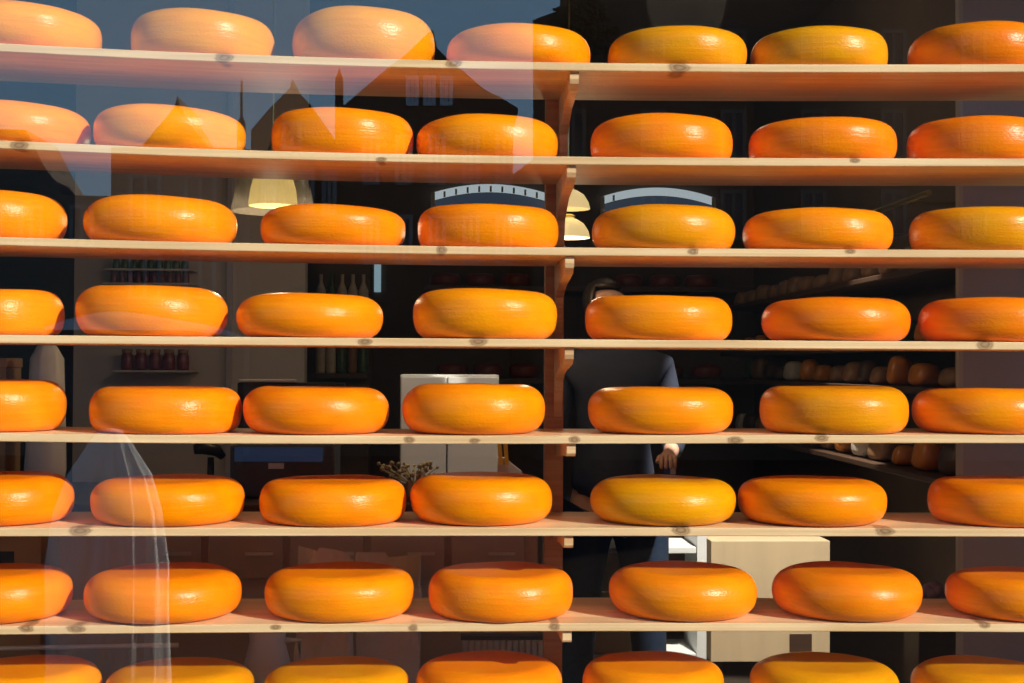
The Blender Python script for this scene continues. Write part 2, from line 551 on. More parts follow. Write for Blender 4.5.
# the post, with a curved bracket under each board
pl, pr = at(545.3, 300, SD+0.002).x, at(563.8, 300, SD+0.002).x
post = thing('shelf_post', ((pl+pr)/2, SD+0.027, GZ), 'upright reddish pine post behind the shelves with curved brackets under each board', 'post')
px0 = (pl+pr)/2
obj('post', bx((pl-px0, -0.0255, 0), (pr-px0, 0.025, shelf_z(0, px0)-GZ-0.002), 0.002), M['pine_post'], post)
TIP = [(566, 578), (568, 575.5), (567, 574), (566.5, 574), (568.5, 576.3), (567, 574.2), (566, 573), (566, 573)]
HGT = [0.085, 0.075, 0.06, 0.055, 0.030, 0.028, 0.022, 0.022]
for i in range(8):
    tipy = 0.012
    xr_ = at(TIP[i][1], 300, tipy).x
    zt = shelf_z(i, xr_)-TH-0.0006
    xl_ = xr_-0.0205
    lo = 0.016 if i < 4 else 0.022
    H = (0.10, 0.10, 0.085, 0.085, 0.05, 0.05, 0.045, 0.045)[i]
    R_ = SD-0.0015
    pts = [(tipy, 0), (tipy, -lo)]
    if i < 4:
        pts += [(tipy+0.006, -lo-0.010), (tipy+0.03, -lo-0.022), (0.12, -lo-0.030), (0.20, -lo-0.036), (0.27, -H*0.75), (0.32, -H*0.95), (0.345, -H*1.5), (R_, -min(H*2.0, 0.178))]
    else:
        pts += [(tipy+0.005, -lo-0.005), (tipy+0.02, -lo-0.008), (0.15, -lo-0.012), (0.28, -H*0.9), (R_, -H)]
    pts += [(R_, 0)]
    bm = prismx(pts, 0, xr_-xl_)
    # bracket pieces sit against the post's face
    b = obj('bracket', bm, M['bracket'], post)
    b.location = (xl_-px0, -(SD+0.027), zt-GZ)

# ------------------------------------------------------------------ cheese wheels
def wheel_profile(n=11, e=2.35, flat=0.66):
    pts = []
    for k in range(n+1):
        a = PI/2*k/n
        c, s = abs(math.cos(a))**(2/e), abs(math.sin(a))**(2/e)
        pts.append((flat+(1-flat)*c, s))          # k=0 equator, k=n edge of the flat face
    return pts


def wheel_mesh(seed):
    """a wheel of radius 1 and height 1, base at z=0, slightly slumped and uneven as pressed by hand"""
    rnd = random.Random(seed)
    flat = rnd.uniform(0.60, 0.70)
    e = rnd.uniform(2.15, 2.5)
    eq = rnd.uniform(0.44, 0.52)
    top = wheel_profile(12, e, flat)
    prof = []
    foot = wheel_profile(12, e, min(0.80, flat*1.16))      # the wheel sags onto a wider foot
    for f in (0.0, 0.35, 0.75):
        prof.append((foot[-1][0]*f, 0.0))
    for r, s in reversed(foot):
        prof.append((r, eq*(1-s)))
    for r, s in top[1:]:
        prof.append((r, eq+(1-eq)*s*0.985))
    for f in (0.8, 0.5, 0.25, 0.0):
        prof.append((flat*f, 0.985+0.015*(1-f**2)))
    n = 64
    off = Vector((seed*3.7, seed*1.3, 0.5))

    def wob(a, z):
        v = Vector((math.cos(a)*1.1, math.sin(a)*1.1, z*0.9))+off
        return 1+0.018*noise.noise(v)+0.006*noise.noise(v*3.1)
    bm = lathe(prof, n, wob)
    for v in bm.verts:
        if v.co.z > 0.5:
            v.co.z += 0.03*noise.noise(Vector((v.co.x*1.3, v.co.y*1.3, seed*2.1)))*(v.co.z-0.5)*2
    me = bpy.data.meshes.new('cheese_wheel')
    bmesh.ops.recalc_face_normals(bm, faces=bm.faces)
    bm.to_mesh(me)
    bm.free()
    for pgn in me.polygons:
        pgn.use_smooth = True
    me.materials.append(M['wax'])
    return me


MESH = [wheel_mesh(s+1) for s in range(8)]
OR = (0.98, 0.275, 0.0004)
OD = (0.93, 0.232, 0.0004)
YE = (0.83, 0.325, 0.0008)
YM = (0.97, 0.315, 0.0004)
# left, right and top of each wheel's outline, colour
ROWS = [
    [(-52, 101, 0.0, YM), (130, 274, 8, YE), (292, 435, 6, YE), (447, 590, 22.5, OR), (608, 747, 25.5, YE), (750, 888.5, 26, YE), (908, 1052, 20.5, OD)],
    [(-56, 91, 100, YM), (92, 245, 104, YM), (271, 413, 107, OR), (416, 558, 114, YM), (591, 732.5, 112.5, OR), (748.5, 897, 116.5, OD), (906, 1050, 115.5, OD)],
    [(-82, 67, 188.5, OR), (83, 237, 195, OR), (260, 405, 204, OR), (417.5, 558, 203.5, OR), (592, 735.5, 204.5, YE), (743, 893, 207, OR), (908.5, 1056, 206, YE)],
    [(-84, 64.5, 288, OR), (75, 228, 285, OR), (236, 383, 293.5, OR), (413, 556.5, 288.5, YM), (585, 732, 295, OR), (761.5, 911, 297.5, OD), (918, 1066, 297, OD)],
    [(-84, 66.5, 379.5, OR), (89, 242, 386, OR), (242.5, 389, 386, OR), (402, 545, 383.5, OR), (588.5, 733, 386.5, OR), (759.5, 909, 386, YE), (911.5, 1060, 387.5, OR)],
    [(-76, 74.5, 471, OR), (91, 245, 474.5, OR), (259, 406.5, 475, OR), (410, 552, 471.5, OR), (590, 736, 474.5, YE), (738, 887, 475, OR), (927, 1076, 475.5, OD)],
    [(-78, 73.5, 562.5, OR), (84.5, 242, 562, OR), (265, 414, 562, OR), (428, 573, 562, OR), (609, 757, 560.5, OR), (771.5, 922.5, 561, OD), (945, 1095, 566, OR)],
    [(-54, 102, 655, YM), (104, 255, 656.5, YE), (264, 410, 656, YE), (416, 562, 651, OR), (582, 724.5, 651.5, YM), (750, 900, 651.5, YE), (910, 1058, 655, YE)],
]
NTH = ['first', 'second', 'third', 'fourth', 'fifth', 'sixth', 'seventh']
LOOK = {
    (0, 0): 'cut off at the left edge', (0, 1): 'paler under the reflected sky', (0, 2): 'tallest and palest of its shelf', (0, 3): 'half under reflected sky',
    (1, 2): 'touching its right neighbour', (1, 3): 'just left of the post',
    (2, 1): 'below the reflected roofs', (2, 4): 'beside the cream hanging lamp',
    (3, 1): 'pale arc across its foot', (3, 3): 'left of the post',
    (4, 1): 'touching its right neighbour', (5, 4): 'just right of the post',
    (6, 4): 'in front of the blue jeans', (6, 5): 'in front of the pale plywood',
}
CN = {OR: 'bright orange', OD: 'deep orange', YE: 'golden yellow', YM: 'amber orange'}
PROF = wheel_profile(8, 2.3, 0.65)
SPTS = []
for k in range(40):
    a = 2*PI*k/40
    for r, s in PROF:
        SPTS.append((r*math.cos(a), r*math.sin(a), 0.5+0.5*s))
        SPTS.append((r*math.cos(a), r*math.sin(a), 0.5-0.5*s))


def outline(xc, yc, z, R, H):
    P_ = [proj(Vector((xc+a*R, yc+b*R, z+c*H))) for a, b, c in SPTS]
    xs = [q[0] for q in P_]
    return min(xs), max(xs), min(q[1] for q in P_)


rc = random.Random(3)
for i, row in enumerate(ROWS):
    placed = []
    for j, (xl, xr, yt, col) in enumerate(row):
        yc = (0.163, 0.163, 0.163, 0.163, 0.158, 0.156, 0.148, 0.152)[i] + rc.uniform(-0.003, 0.004)
        xc, R, H = at((xl+xr)/2, 350, yc).x, 0.172, 0.118
        for it in range(8):
            z = shelf_z(i, xc)
            a, b, t = outline(xc, yc, z, R, H)
            s = (3.4)/F
            xc += ((xl+xr)/2-(a+b)/2)*s
            R += ((xr-xl)-(b-a))/2*s
            H += (t-yt)*s
        placed.append([xc, yc, R, H])
    for j in range(1, 7):                        # neighbours may touch, never overlap
        A, B = placed[j-1], placed[j]
        gap = B[0]-A[0]-(A[2]+B[2])*1.004
        if gap < 0.0005:
            dy = math.sqrt(max(0, ((A[2]+B[2])*1.004+0.0008)**2-(B[0]-A[0])**2))
            if i < 7 and dy < 0.03:
                A[1] += dy*0.5; B[1] -= dy*0.5
            else:
                k = (B[0]-A[0]-0.0008)/((A[2]+B[2])*1.004)
                A[2] *= k; B[2] *= k
    for j, (xl, xr, yt, col) in enumerate(row):
        xc, yc, R, H = placed[j]
        me = MESH[(i*3+j*5) % 8]
        o = bpy.data.objects.new('cheese_wheel', me)
        C.objects.link(o)
        o.location = (xc, yc, shelf_z(i, xc)+0.0008)
        slope = (shelf_z(i, xc+0.1)-shelf_z(i, xc-0.1))/0.2
        o.rotation_euler = (0, -math.atan(slope), 0)
        o.rotation_euler.rotate(Matrix.Rotation(0, 3, 'Z'))
        o.scale = (R, R, H)
        jit = rc.uniform(0.93, 1.07)
        o.color = (col[0], min(1, col[1]*jit), col[2], 1)
        where = ('leftmost' if j == 0 else 'rightmost' if j == 6 else NTH[j]+' from left')
        lab = '%s waxed cheese wheel, %s on the %s shelf' % (CN[col], where, ORD[i])
        ex = LOOK.get((i, j))
        if ex:
            lab = '%s cheese wheel, %s on %s shelf, %s' % (CN[col].split()[-1], where, ORD[i], ex)
        tag(o, lab, 'cheese', 'waxed cheese wheels on the pine shelves')

# ------------------------------------------------------------------ inside the shop
# pale panelled wall standing behind on the left
a, b = at(74, 300, 2.6), at(305, 300, 2.6)
struct('wall_panel', bx((a.x, 2.6, GZ), (b.x, 2.7, CZ)), M['beige'])
m1 = at(230, 300, 2.6).x
struct('trim_2', bx((m1-0.012, 2.575, GZ), (m1+0.012, 2.6, CZ), 0.003), M['mauve'])
a2 = at(400, 300, 4.4).x

# preserve jars on two little shelves of that wall
def jar_row(pl_, pr_, ytop, ybot, n, mt, lidm, lab, nm='preserve_jar'):
    A, B = at(pl_, ybot, 2.50), at(pr_, ybot, 2.50)
    hgt = at(pl_, ytop, 2.50).z-A.z
    zb = (A.z+B.z)/2
    sp = (B.x-A.x)/n
    r = sp*0.44
    t0 = None
    for k in range(n):
        x = A.x+sp*(k+0.5)
        if t0 is None:
            t = thing(nm, (x, 2.50, zb), lab, 'jar', lab)
            c0 = obj('jar_body', lathe([(0, 0), (r*0.9, 0), (r, hgt*0.08), (r, hgt*0.66), (r*0.78, hgt*0.78), (r*0.78, hgt*0.82), (0, hgt*0.82)], 16), mt, t, True)
            c1 = obj('lid', lathe([(0, hgt*0.82), (r*0.86, hgt*0.82), (r*0.86, hgt*0.98), (0, hgt)], 16), lidm, t)
            t0 = (t, c0, c1)
        else:
            t = t0[0].copy(); C.objects.link(t); t.location = (x, 2.50, zb)
            for c in t0[1:]:
                cc = c.copy(); C.objects.link(cc); cc.parent = t
    return A, B, zb


for (x0, x1, yt, yb, n, mt, lm, lab, slab) in (
        (112, 189, 259, 269, 9, M['greenjar'], M['darkwood'], 'small dark green preserve jar in the upper row on the beige wall', 'narrow wall shelf under the dark green jars'),
        (110, 190, 271, 283, 10, M['redjar'], M['darkwood'], 'small red preserve jar in the row just below the green jars', 'narrow wall shelf under the small red jars'),
        (120, 190, 349, 370, 5, M['redjar'], M['brown_pack'], 'brown red jar in the row of five low on the beige wall', 'narrow wall shelf under the five larger jars')):
    A, B, zb = jar_row(x0, x1, yt, yb, n, mt, lm, lab)
    tag(obj('wall_shelf', bx((A.x-0.02, 2.45, zb-0.009), (B.x+0.02, 2.599, zb-0.001), 0.002), M['beige']), slab, 'shelf')


def pendant(cx, cyt, cyb, Y, rpx, mt, label, tiers=1, ripple=0):
    c = at(cx, cyb, Y)
    ppm = F/(Y-CAM.y)
    r = rpx/ppm
    h = (cyb-cyt)/ppm
    t = thing('pendant_lamp', (c.x, Y, c.z), label, 'lamp')
    wob = (lambda a, z: 1+ripple*math.cos(a*28)) if ripple else None
    z0 = 0
    for k in range(tiers):
        out = [(r, 0), (r*1.0, h*0.05), (r*0.93, h*0.35), (r*0.72, h*0.72), (r*0.42, h*0.93), (r*0.22, h), (0.0, h)]
        inn = [(0.0, h*0.97), (r*0.2, h*0.96), (r*0.38, h*0.9), (r*0.68, h*0.7), (r*0.88, h*0.34), (r*0.95, 0.0), (r, 0)]
        obj('lamp_shade', lathe(out+inn, 84, wob), mt, t, not ripple, (0, 0, z0))
        obj('bulb', lathe([(0, -h*0.0), (r*0.16, h*0.08), (r*0.24, h*0.25), (r*0.2, h*0.45), (r*0.1, h*0.6), (0, h*0.62)], 16), M['cream'], t, True, (0, 0, z0+h*0.1))
        if k < tiers-1:
            obj('collar', lathe([(0, 0), (r*0.3, 0), (r*0.34, h*0.12), (r*0.16, h*0.2), (0, h*0.22)], 20), M['brass'], t, True, (0, 0, z0+h))
        z0 += h*1.45
    z0 -= h*0.45
    obj('cap', lathe([(0, 0), (r*0.28, 0), (r*0.3, h*0.10), (r*0.12, h*0.3), (r*0.12, h*0.42), (0, h*0.45)], 20), M['brass'], t, True, (0, 0, z0))
    if tiers == 1:
        Ro = r*1.75
        obj('smoked_bell', lathe([(r*1.05, h*0.97), (r*1.3, h*0.75), (r*1.55, h*0.35), (Ro, -h*0.12), (Ro*0.985, -h*0.12), (r*1.53, h*0.34), (r*1.28, h*0.74), (r*1.03, h*0.96)], 48), M['smoke'], t, True)
    ld = bpy.data.lights.new('lamp_light', 'POINT')
    ld.energy = 3.5; ld.color = (1, 0.74, 0.45); ld.shadow_soft_size = 0.04
    lo_ = bpy.data.objects.new('lamp_light', ld); C.objects.link(lo_); lo_.parent = t; lo_.location = (0, 0, -0.06)
    obj('cord', tube([(0, 0, z0+h*0.4), (0, 0, CZ-c.z-0.001)], 0.004), M['brass'], t)
    return c


pendant(273, 158, 206, 1.2, 24, M['pleat'], 'brass pleated bell pendant lamp glowing at upper left inside the shop', 1, 0.012)
pendant(568, 218, 238, 1.4, 22, M['cream'], 'two-tier cream enamel pendant lamp hanging beside the wooden post', 2, 0)

# arched transom lights high on the back wall
def arch(x0, x1, ytop, ybase, nm, ticks):
    Y = BY-0.03
    A, B = at(x0, ybase, Y), at(x1, ybase, Y)
    zt = at((x0+x1)/2, ytop, Y).z
    cx = (A.x+B.x)/2
    hw = (B.x-A.x)/2
    rise = zt-A.z
    th = 0.045

    def z_at(u, dz=0):
        return A.z+rise*(1-u*u*0.75)*1.0-dz-rise*0.0
    n = 24
    pane = [(cx+hw*(-1+2*k/n), z_at(-1+2*k/n, 0.0)) for k in range(n+1)]
    paneb = [(x, z-th) for x, z in pane][::-1]
    o = struct(nm, prism(pane+paneb, Y-0.02, Y), M['daylight'])
    low = [(x, z-th-0.006) for x, z in pane]
    obj('window_pane', prism(low+[(cx+hw, A.z-0.10), (cx-hw, A.z-0.10)], Y-0.012, Y), M['duskpane'], o)
    fr = bmesh.new()
    for k in range(ticks):
        u = -0.8+1.6*k/max(1, ticks-1)
        x = cx+hw*u
        box(fr, (x-0.006, Y-0.03, z_at(u)-th), (x+0.006, Y-0.021, z_at(u)-0.012))
    for s in (-1, 1):
        box(fr, (cx+s*hw-0.012, Y-0.03, A.z-0.12), (cx+s*hw+0.012, Y-0.021, z_at(1)-0.0))
    obj('window_frame', fr, M['lightgrey'], o)
    return o


arch(433, 548, 184.5, 196, 'window_2', 9)
arch(602, 713, 188, 200, 'window_3', 1)

# back wall shelving with dark red wheels
def small_wheel_mesh():
    bm = lathe([(r*0.995*1.0, 0.5-0.5*s) if s < 1 else (r, 0.0) for r, s in reversed(PROF)] + [(r, 0.5+0.5*s) for r, s in PROF[1:]], 28)
    bm2 = bmesh.new()
    prof = [(0, 0)]+[(r, 0.5-0.5*s) for r, s in reversed(PROF)]+[(r, 0.5+0.5*s) for r, s in PROF[1:]]+[(0, 1)]
    bm.free()
    lathe(prof, 28, None, bm2)
    me = bpy.data.meshes.new('red_cheese_wheel')
    bmesh.ops.recalc_face_normals(bm2, faces=bm2.faces)
    bm2.to_mesh(me); bm2.free()
    for q in me.polygons: q.use_smooth = True
    me.materials.append(M['redwax'])
    return me


swm = small_wheel_mesh()
for ri, (yb, xs, nm) in enumerate(((288, (445, 480, 515, 628, 664, 700), 'upper'), (378, (452, 488, 524, 628, 668, 706), 'lower'))):
    Y = 4.62
    z = at(560, yb, Y).z
    x0, x1 = at(424, yb, Y).x, at(760, yb, Y).x
    tag(obj('back_shelf', bx((x0, 4.40, z-0.03), (x1, 4.999, z-0.001), 0.003), M['darkwood']),
        'dark wood %s shelf on the back wall holding dark red cheeses' % nm, 'shelf')
    for x in xs:
        o = bpy.data.objects.new('red_cheese_wheel', swm)
        C.objects.link(o)
        o.location = (at(x, yb, Y).x, Y, z)
        o.scale = (0.085, 0.085, 0.075)
        tag(o, 'small dark red cheese wheel in the dim back, %s back shelf' % nm, 'cheese', 'dark red cheeses on the %s back shelf' % nm)

# right wall shelving running into the depth, with packets
SX = RX+0.30
packs = [M['orange_pack'], M['cream_pack'], M['brown_pack'], M['greenjar'], M['darkwood']]
pnames = [('snack_packet', 'packet')]
for si, (py, nm) in enumerate(((262, 'top'), (342, 'second'), (388, 'third'), (478, 'fourth'))):
    base = at(960, py, 0.85)
    z = base.z
    tag(obj('wall_rack_shelf', bx((RX-0.03, 0.80, z-0.02), (SX+0.015, 4.2, z-0.001), 0.003), M['darkwood']),
        'dark side wall shelf running into the shop, %s of four at right' % nm, 'shelf')
    kk = 0
    y = 0.90
    while y < 4.0:
        m_ = packs[rc.choice([1, 2, 2, 3, 4, 4, 0]) if si else 2]
        if 0.95 < y < 1.45 and si in (2, 3): m_ = M['orange_pack']
        wd = rc.uniform(0.09, 0.15)
        h = rc.uniform(0.06, 0.11)
        bm = bmesh.new()
        bmesh.ops.create_uvsphere(bm, u_segments=16, v_segments=10, radius=1)
        for v in bm.verts:                      # a plump packet: a rounded pillow that stands on its base
            c_ = [math.copysign(abs(q)**0.62, q) for q in v.co]
            v.co = (c_[0]*0.05*(1-0.35*(c_[2]*0.5+0.5)), c_[1]*wd/2, (c_[2]*0.5+0.5)*h+0.0005)
        o = obj('snack_packet', bm, m_, None, True, (RX+0.05, y, z))
        o.rotation_euler = (0, 0, rc.uniform(-0.2, 0.2))
        tag(o, 'small food packet in the %s row on the dim right wall rack' % nm, 'packet', 'packets on the %s side shelf' % nm)
        y += wd+rc.uniform(0.06, 0.16)
b = at(958, 193, 0.85)
rl = thing('brass_rail', (RX-0.05, 0.85, b.z), 'thin brass rail slanting along the dark right wall near the top', 'rail')
obj('rail', tube([(0, 2.45, 0), (0, 0, 0)], 0.009), M['brass'], rl)
for yy in (0.25, 1.3, 2.3):
    obj('bracket', tube([(0.0095, yy, 0), (0.3695, yy, 0)], 0.005), M['brass'], rl)
cl = thing('added_ceiling_lamp', (0.9, 2.2, CZ-0.0005), 'added round fill lamp on the shop ceiling above the right wall rack', 'lamp')  # fill lamp added out of view to brighten the right wall rack
obj('lamp_shade', lathe([(0, 0), (0.16, 0), (0.15, -0.05), (0.08, -0.08), (0, -0.085)], 32), M['cream'], cl, True)
ld = bpy.data.lights.new('lamp_light', 'POINT'); ld.energy = 3.5; ld.color = (1, 0.80, 0.58); ld.shadow_soft_size = 0.15
lo_ = bpy.data.objects.new('lamp_light', ld); C.objects.link(lo_); lo_.parent = cl; lo_.location = (0, 0, -0.3)

def added_ceiling_spot(x, y, target, energy, deg, label, blend=0.25):
    """a small fill spotlight added on the ceiling out of view, to brighten its target"""
    t = thing('added_ceiling_spotlight', (x, y, CZ-0.0005), label, 'lamp')
    obj('base', lathe([(0, 0), (0.05, 0), (0.05, -0.02), (0.012, -0.03), (0.012, -0.10), (0, -0.10)], 20), M['black'], t, True)
    src = Vector((x, y, CZ-0.16))
    d = (target-src).normalized()
    q = d.to_track_quat('-Z', 'Y')
    h = obj('fill_spot_shade', lathe([(0.03, 0.07), (0.05, 0.05), (0.055, -0.05), (0.05, -0.05), (0.045, 0.04), (0, 0.045)], 24), M['black'], t, True, (0, 0, -0.16))
    h.rotation_mode = 'QUATERNION'; h.rotation_quaternion = q
    l = bpy.data.lights.new('fill_spot_light', 'SPOT'); l.energy = energy; l.color = (1, 0.93, 0.80)
    l.spot_size = math.radians(deg); l.spot_blend = blend; l.shadow_soft_size = 0.02
    lo = bpy.data.objects.new('fill_spot_light', l); C.objects.link(lo); lo.parent = t
    lo.location = (0, 0, -0.16); lo.rotation_mode = 'QUATERNION'; lo.rotation_quaternion = q
    return t


added_ceiling_spot(1.12, 0.98, at(760, 618, 2.08), 640, 27, 'added black ceiling fill spotlight aimed at the pale plywood cabinet')  # added fill: the sun does not reach the plywood
added_ceiling_spot(0.30, 1.0, at(458, 436, 1.4), 75, 26, 'added black ceiling fill spotlight aimed at the grey cupboard')  # added to light the cupboard doors, fixture out of view

# counter
CY0, CY1 = 0.95, 1.77
cz = at(300, 497, 1.2).z
cxl, cxr = at(-60, 497, 1.0).x, at(548, 497, 1.0).x
cn = thing('shop_counter', ((cxl+cxr)/2, (CY0+CY1)/2, GZ), 'long dark shop counter behind the shelves at lower left', 'counter')
hx = (cxr-cxl)/2
obj('counter_top', bx((-hx, -0.4, cz-GZ-0.04), (hx, 0.4, cz-GZ), 0.006), M['darkwood'], cn)
obj('counter_body', bx((-hx+0.03, -0.36, 0), (hx-0.03, 0.36, cz-GZ-0.0405)), M['counter'], cn)
for k in range(7):
    x = -hx+0.06+k*(2*hx-0.12)/7
    dr_ = obj('drawer', bx((x+0.01, -0.378, cz-GZ-0.22), (x+(2*hx-0.12)/7-0.01, -0.3605, cz-GZ-0.07), 0.004), M['counter'], cn)
    obj('handle', bx((x+0.12, -0.392, cz-GZ-0.15), (x+0.20, -0.3785, cz-GZ-0.14)), M['steel'], dr_)

# till
Y = 1.25
def W(px, Yy=Y): return at(px, 400, Yy).x
def Zp(py, Yy=Y): return at(300, py, Yy).z
tl = thing('cash_register', (W(288), Y, cz), 'black cash register with a blue screen standing on the counter', 'cash register')
cx = W(288)
obj('body', bx((W(236)-cx, -0.12, 0.003), (W(338)-cx, 0.12, Zp(443)-cz), 0.01), M['charcoal'], tl)
obj('screen', bx((W(241)-cx, -0.126, Zp(459)-cz), (W(327)-cx, -0.121, Zp(445)-cz)), M['screen'], tl)
obj('badge', bx((W(274)-cx, -0.126, Zp(466)-cz), (W(289)-cx, -0.121, Zp(460.5)-cz)), M['lightgrey'], tl)
obj('display', bx((W(238)-cx, -0.02, Zp(428)-cz), (W(345)-cx, 0.03, Zp(382.5)-cz), 0.006), M['black'], tl)
obj('display_edge', bx((W(240)-cx, -0.03, Zp(382.3)-cz), (W(296)-cx, 0.02, Zp(379.5)-cz), 0.002), M['lightgrey'], tl)
obj('neck', tube([(0.0, 0.0, Zp(444)-cz), (0.0, 0.0, Zp(427)-cz)], 0.02), M['black'], tl)

A, B = at(-22, 358, 1.3), at(14, 358, 1.3)
bq = thing('storage_box', ((A.x+B.x)/2, 1.3, cz), 'tan storage box on the counter at the far left edge', 'box')
hx = (B.x-A.x)/2
obj('box_body', bx((-hx, -0.08, 0), (hx, 0.08, A.z-cz-0.03), 0.003), M['cardboard'], bq)
obj('lid', bx((-hx-0.003, -0.083, A.z-cz-0.0295), (hx+0.003, 0.083, A.z-cz), 0.003), M['cardboard'], bq)
A, B = at(32, 343, 1.25), at(62, 343, 1.25)
bm = lathe([(0, 0), (0.05, 0), (0.062, 0.08), (0.058, 0.2), (0.05, A.z-cz-0.05), (0.03, A.z-cz-0.01), (0, A.z-cz)], 40, lambda a, z: 1+0.12*noise.noise(Vector((math.cos(a)*3, math.sin(a)*3, z*14))))
tag(obj('plastic_bag', bm, M['ceramic'], None, True, ((A.x+B.x)/2, 1.25, cz+0.001)), 'crumpled white bag standing beside the tan box at far left', 'bag')

# scanner on its stand
sc_ = thing('barcode_scanner', (W(214), 1.2, cz), 'black handheld scanner propped on a stand left of the cash register', 'scanner')
zt = Zp(450)-cz
obj('stand', lathe([(0, 0), (0.045, 0), (0.045, 0.01), (0.012, 0.02), (0.010, zt-0.02), (0, zt-0.02)], 20), M['black'], sc_, True)
obj('head', tube([(-0.05, -0.01, zt+0.005), (-0.02, 0, zt+0.008), (0.02, 0, zt), (0.035, 0.01, zt-0.02)], [0.016, 0.02, 0.019, 0.012]), M['black'], sc_, True)

# pale twin-door cupboard
Y = 1.55
cb = thing('grey_cupboard', (W(449, Y), Y+0.15, cz), 'pale grey two-door cupboard standing on the counter left of the post', 'cupboard')
cx = W(449, Y)
zt = Zp(374, Y)-cz
obj('body', bx((W(400, Y)-cx, -0.13, 0), (W(499, Y)-cx, 0.15, zt), 0.003), M['lightgrey'], cb)
for q0, q1 in ((401, 446.3), (447.8, 498)):
    obj('door', bx((W(q0, Y)-cx, -0.15, 0.01), (W(q1, Y)-cx, -0.1305, zt-0.008), 0.003), M['lightgrey'], cb)

# dried flowers
Y = 1.08
fl = thing('dried_bouquet', (W(415, Y), Y, cz), 'bunch of brown dried flowers lying low before the grey cupboard', 'flowers')
vr = 0.035
obj('vase', lathe([(0, 0), (vr*0.8, 0), (vr, 0.03), (vr*0.7, 0.05), (vr*0.75, 0.06), (vr*0.6, 0.06), (0, 0.02)], 20), M['straw'], fl, True)
bm = bmesh.new()
for k in range(60):
    a_ = rc.uniform(0, 2*PI)
    l = rc.uniform(0.03, 0.12)
    e_ = Vector((math.cos(a_)*l, math.sin(a_)*l*0.5, 0.06+rc.uniform(0.0, 0.055)))
    tube([(0, 0, 0.04), tuple(e_*0.6+Vector((0, 0, 0.02))), tuple(e_)], [0.0012, 0.0012, 0.0012], 4, bm)
    bmesh.ops.create_icosphere(bm, subdivisions=1, radius=rc.uniform(0.004, 0.010), matrix=Matrix.Translation(e_))
obj('stems', bm, M['straw'], fl)

# white gift bag with yellow ribbons
Y = 1.15
gb = thing('gift_bag', (W(511, Y), Y, cz), 'small white bag with yellow ribbons beside the wooden post', 'bag')
cx = W(511, Y)
z1, z2 = Zp(457, Y)-cz, Zp(443, Y)-cz
obj('bag', prism([(W(497, Y)-cx, 0), (W(530, Y)-cx, 0), (W(522, Y)-cx, (Zp(471, Y)-cz)), (W(512, Y)-cx, (Zp(463, Y)-cz)), (W(506, Y)-cx, z1), (W(498, Y)-cx, z1)], -0.02, 0.02), M['ceramic'], gb)
for q in (499, 505):
    obj('ribbon', prism([(W(q, Y)-cx, z1-0.02), (W(q+4, Y)-cx, z1-0.02), (W(q+1, Y)-cx, z2+0.05), (W(q-3, Y)-cx, z2+0.05)], -0.025, -0.0205), M['yellow'], gb)

# under the counter edge, nearer the window: crates, bags, pitcher
lz = at(300, 700, 0.75).z        # low ledge behind the shelves
tag(obj('low_ledge', bx((at(-80, 700, 0.5).x, 0.46, lz-0.05), (at(540, 700, 0.5).x, 0.92, lz), 0.005), M['darkwood']),
    'low dark ledge behind the bottom shelves at left', 'ledge')


def paper_bag(px0_, px1_, ytop, Y, mt, label, seed, bot=None):
    """an open paper bag with a torn rim: front, back and gusset sides, crumpled"""
    A, B = at(px0_, ytop, Y), at(px1_, ytop, Y)
    z0 = lz if bot is None else bot
    h = A.z-z0
    rr = random.Random(seed)
    wx, dp = (B.x-A.x), 0.06
    tear = [rr.uniform(0.72, 1.0) for _ in range(9)]
    per = 36
    bm = bmesh.new()
    rings = []
    for k in range(8):
        f = k/7
        rg = []
        for q in range(per):
            u = q/per*4
            if u < 1: x, y = -1+2*u, -1
            elif u < 2: x, y = 1, -1+2*(u-1)
            elif u < 3: x, y = 1-2*(u-2), 1
            else: x, y = -1, 1-2*(u-3)
            tt = (q/per*9) % 9
            top_ = tear[int(tt) % 9]*(1-tt % 1)+tear[(int(tt)+1) % 9]*(tt % 1)
            c_ = 0.010*noise.noise(Vector((x*2+seed, y*2, f*4)))
            rg.append(bm.verts.new((x*wx/2+c_, y*dp+c_*1.2, h*f*top_)))
        rings.append(rg)
    for A_, B_ in zip(rings, rings[1:]):
        for q in range(per):
            bm.faces.new((A_[q], A_[(q+1) % per], B_[(q+1) % per], B_[q]))
    bm.faces.new(rings[0][::-1])
    o = obj('paper_bag', bm, mt, None, False, ((A.x+B.x)/2, Y, z0+0.001))
    so_ = o.modifiers.new('thickness', 'SOLIDIFY'); so_.thickness = 0.001
    tag(o, label, 'bag')
    return o


paper_bag(298, 352, 538, 0.72, M['paper'], 'crumpled grey brown paper bag behind the third wheel of seventh shelf', 1)
paper_bag(358, 420, 548, 0.84, M['paper'], 'wider flatter paper bag right of the crumpled bag on the ledge', 2)
A, B = at(-30, 540, 0.66), at(52, 540, 0.66)
cbx = thing('cardboard_box', ((A.x+B.x)/2, 0.68, lz), 'brown cardboard box at lower left behind the sixth shelf', 'box')
hx = (B.x-A.x)/2
hh = at(0, 520, 0.66).z-lz
obj('box_body', bx((-hx, -0.12, 0), (hx, 0.12, hh), 0.003), M['cardboard'], cbx)
obj('hand_hole', bx((hx-0.11, -0.122, hh*0.70), (hx-0.07, -0.1195, hh*0.86), 0.004), M['black'], cbx)
A, B = at(72, 540, 0.60), at(148, 540, 0.60)
paper_bag(66, 150, 500, 0.62, M['cardboard'], 'tall brown paper sack behind the second wheel of seventh shelf', 5)
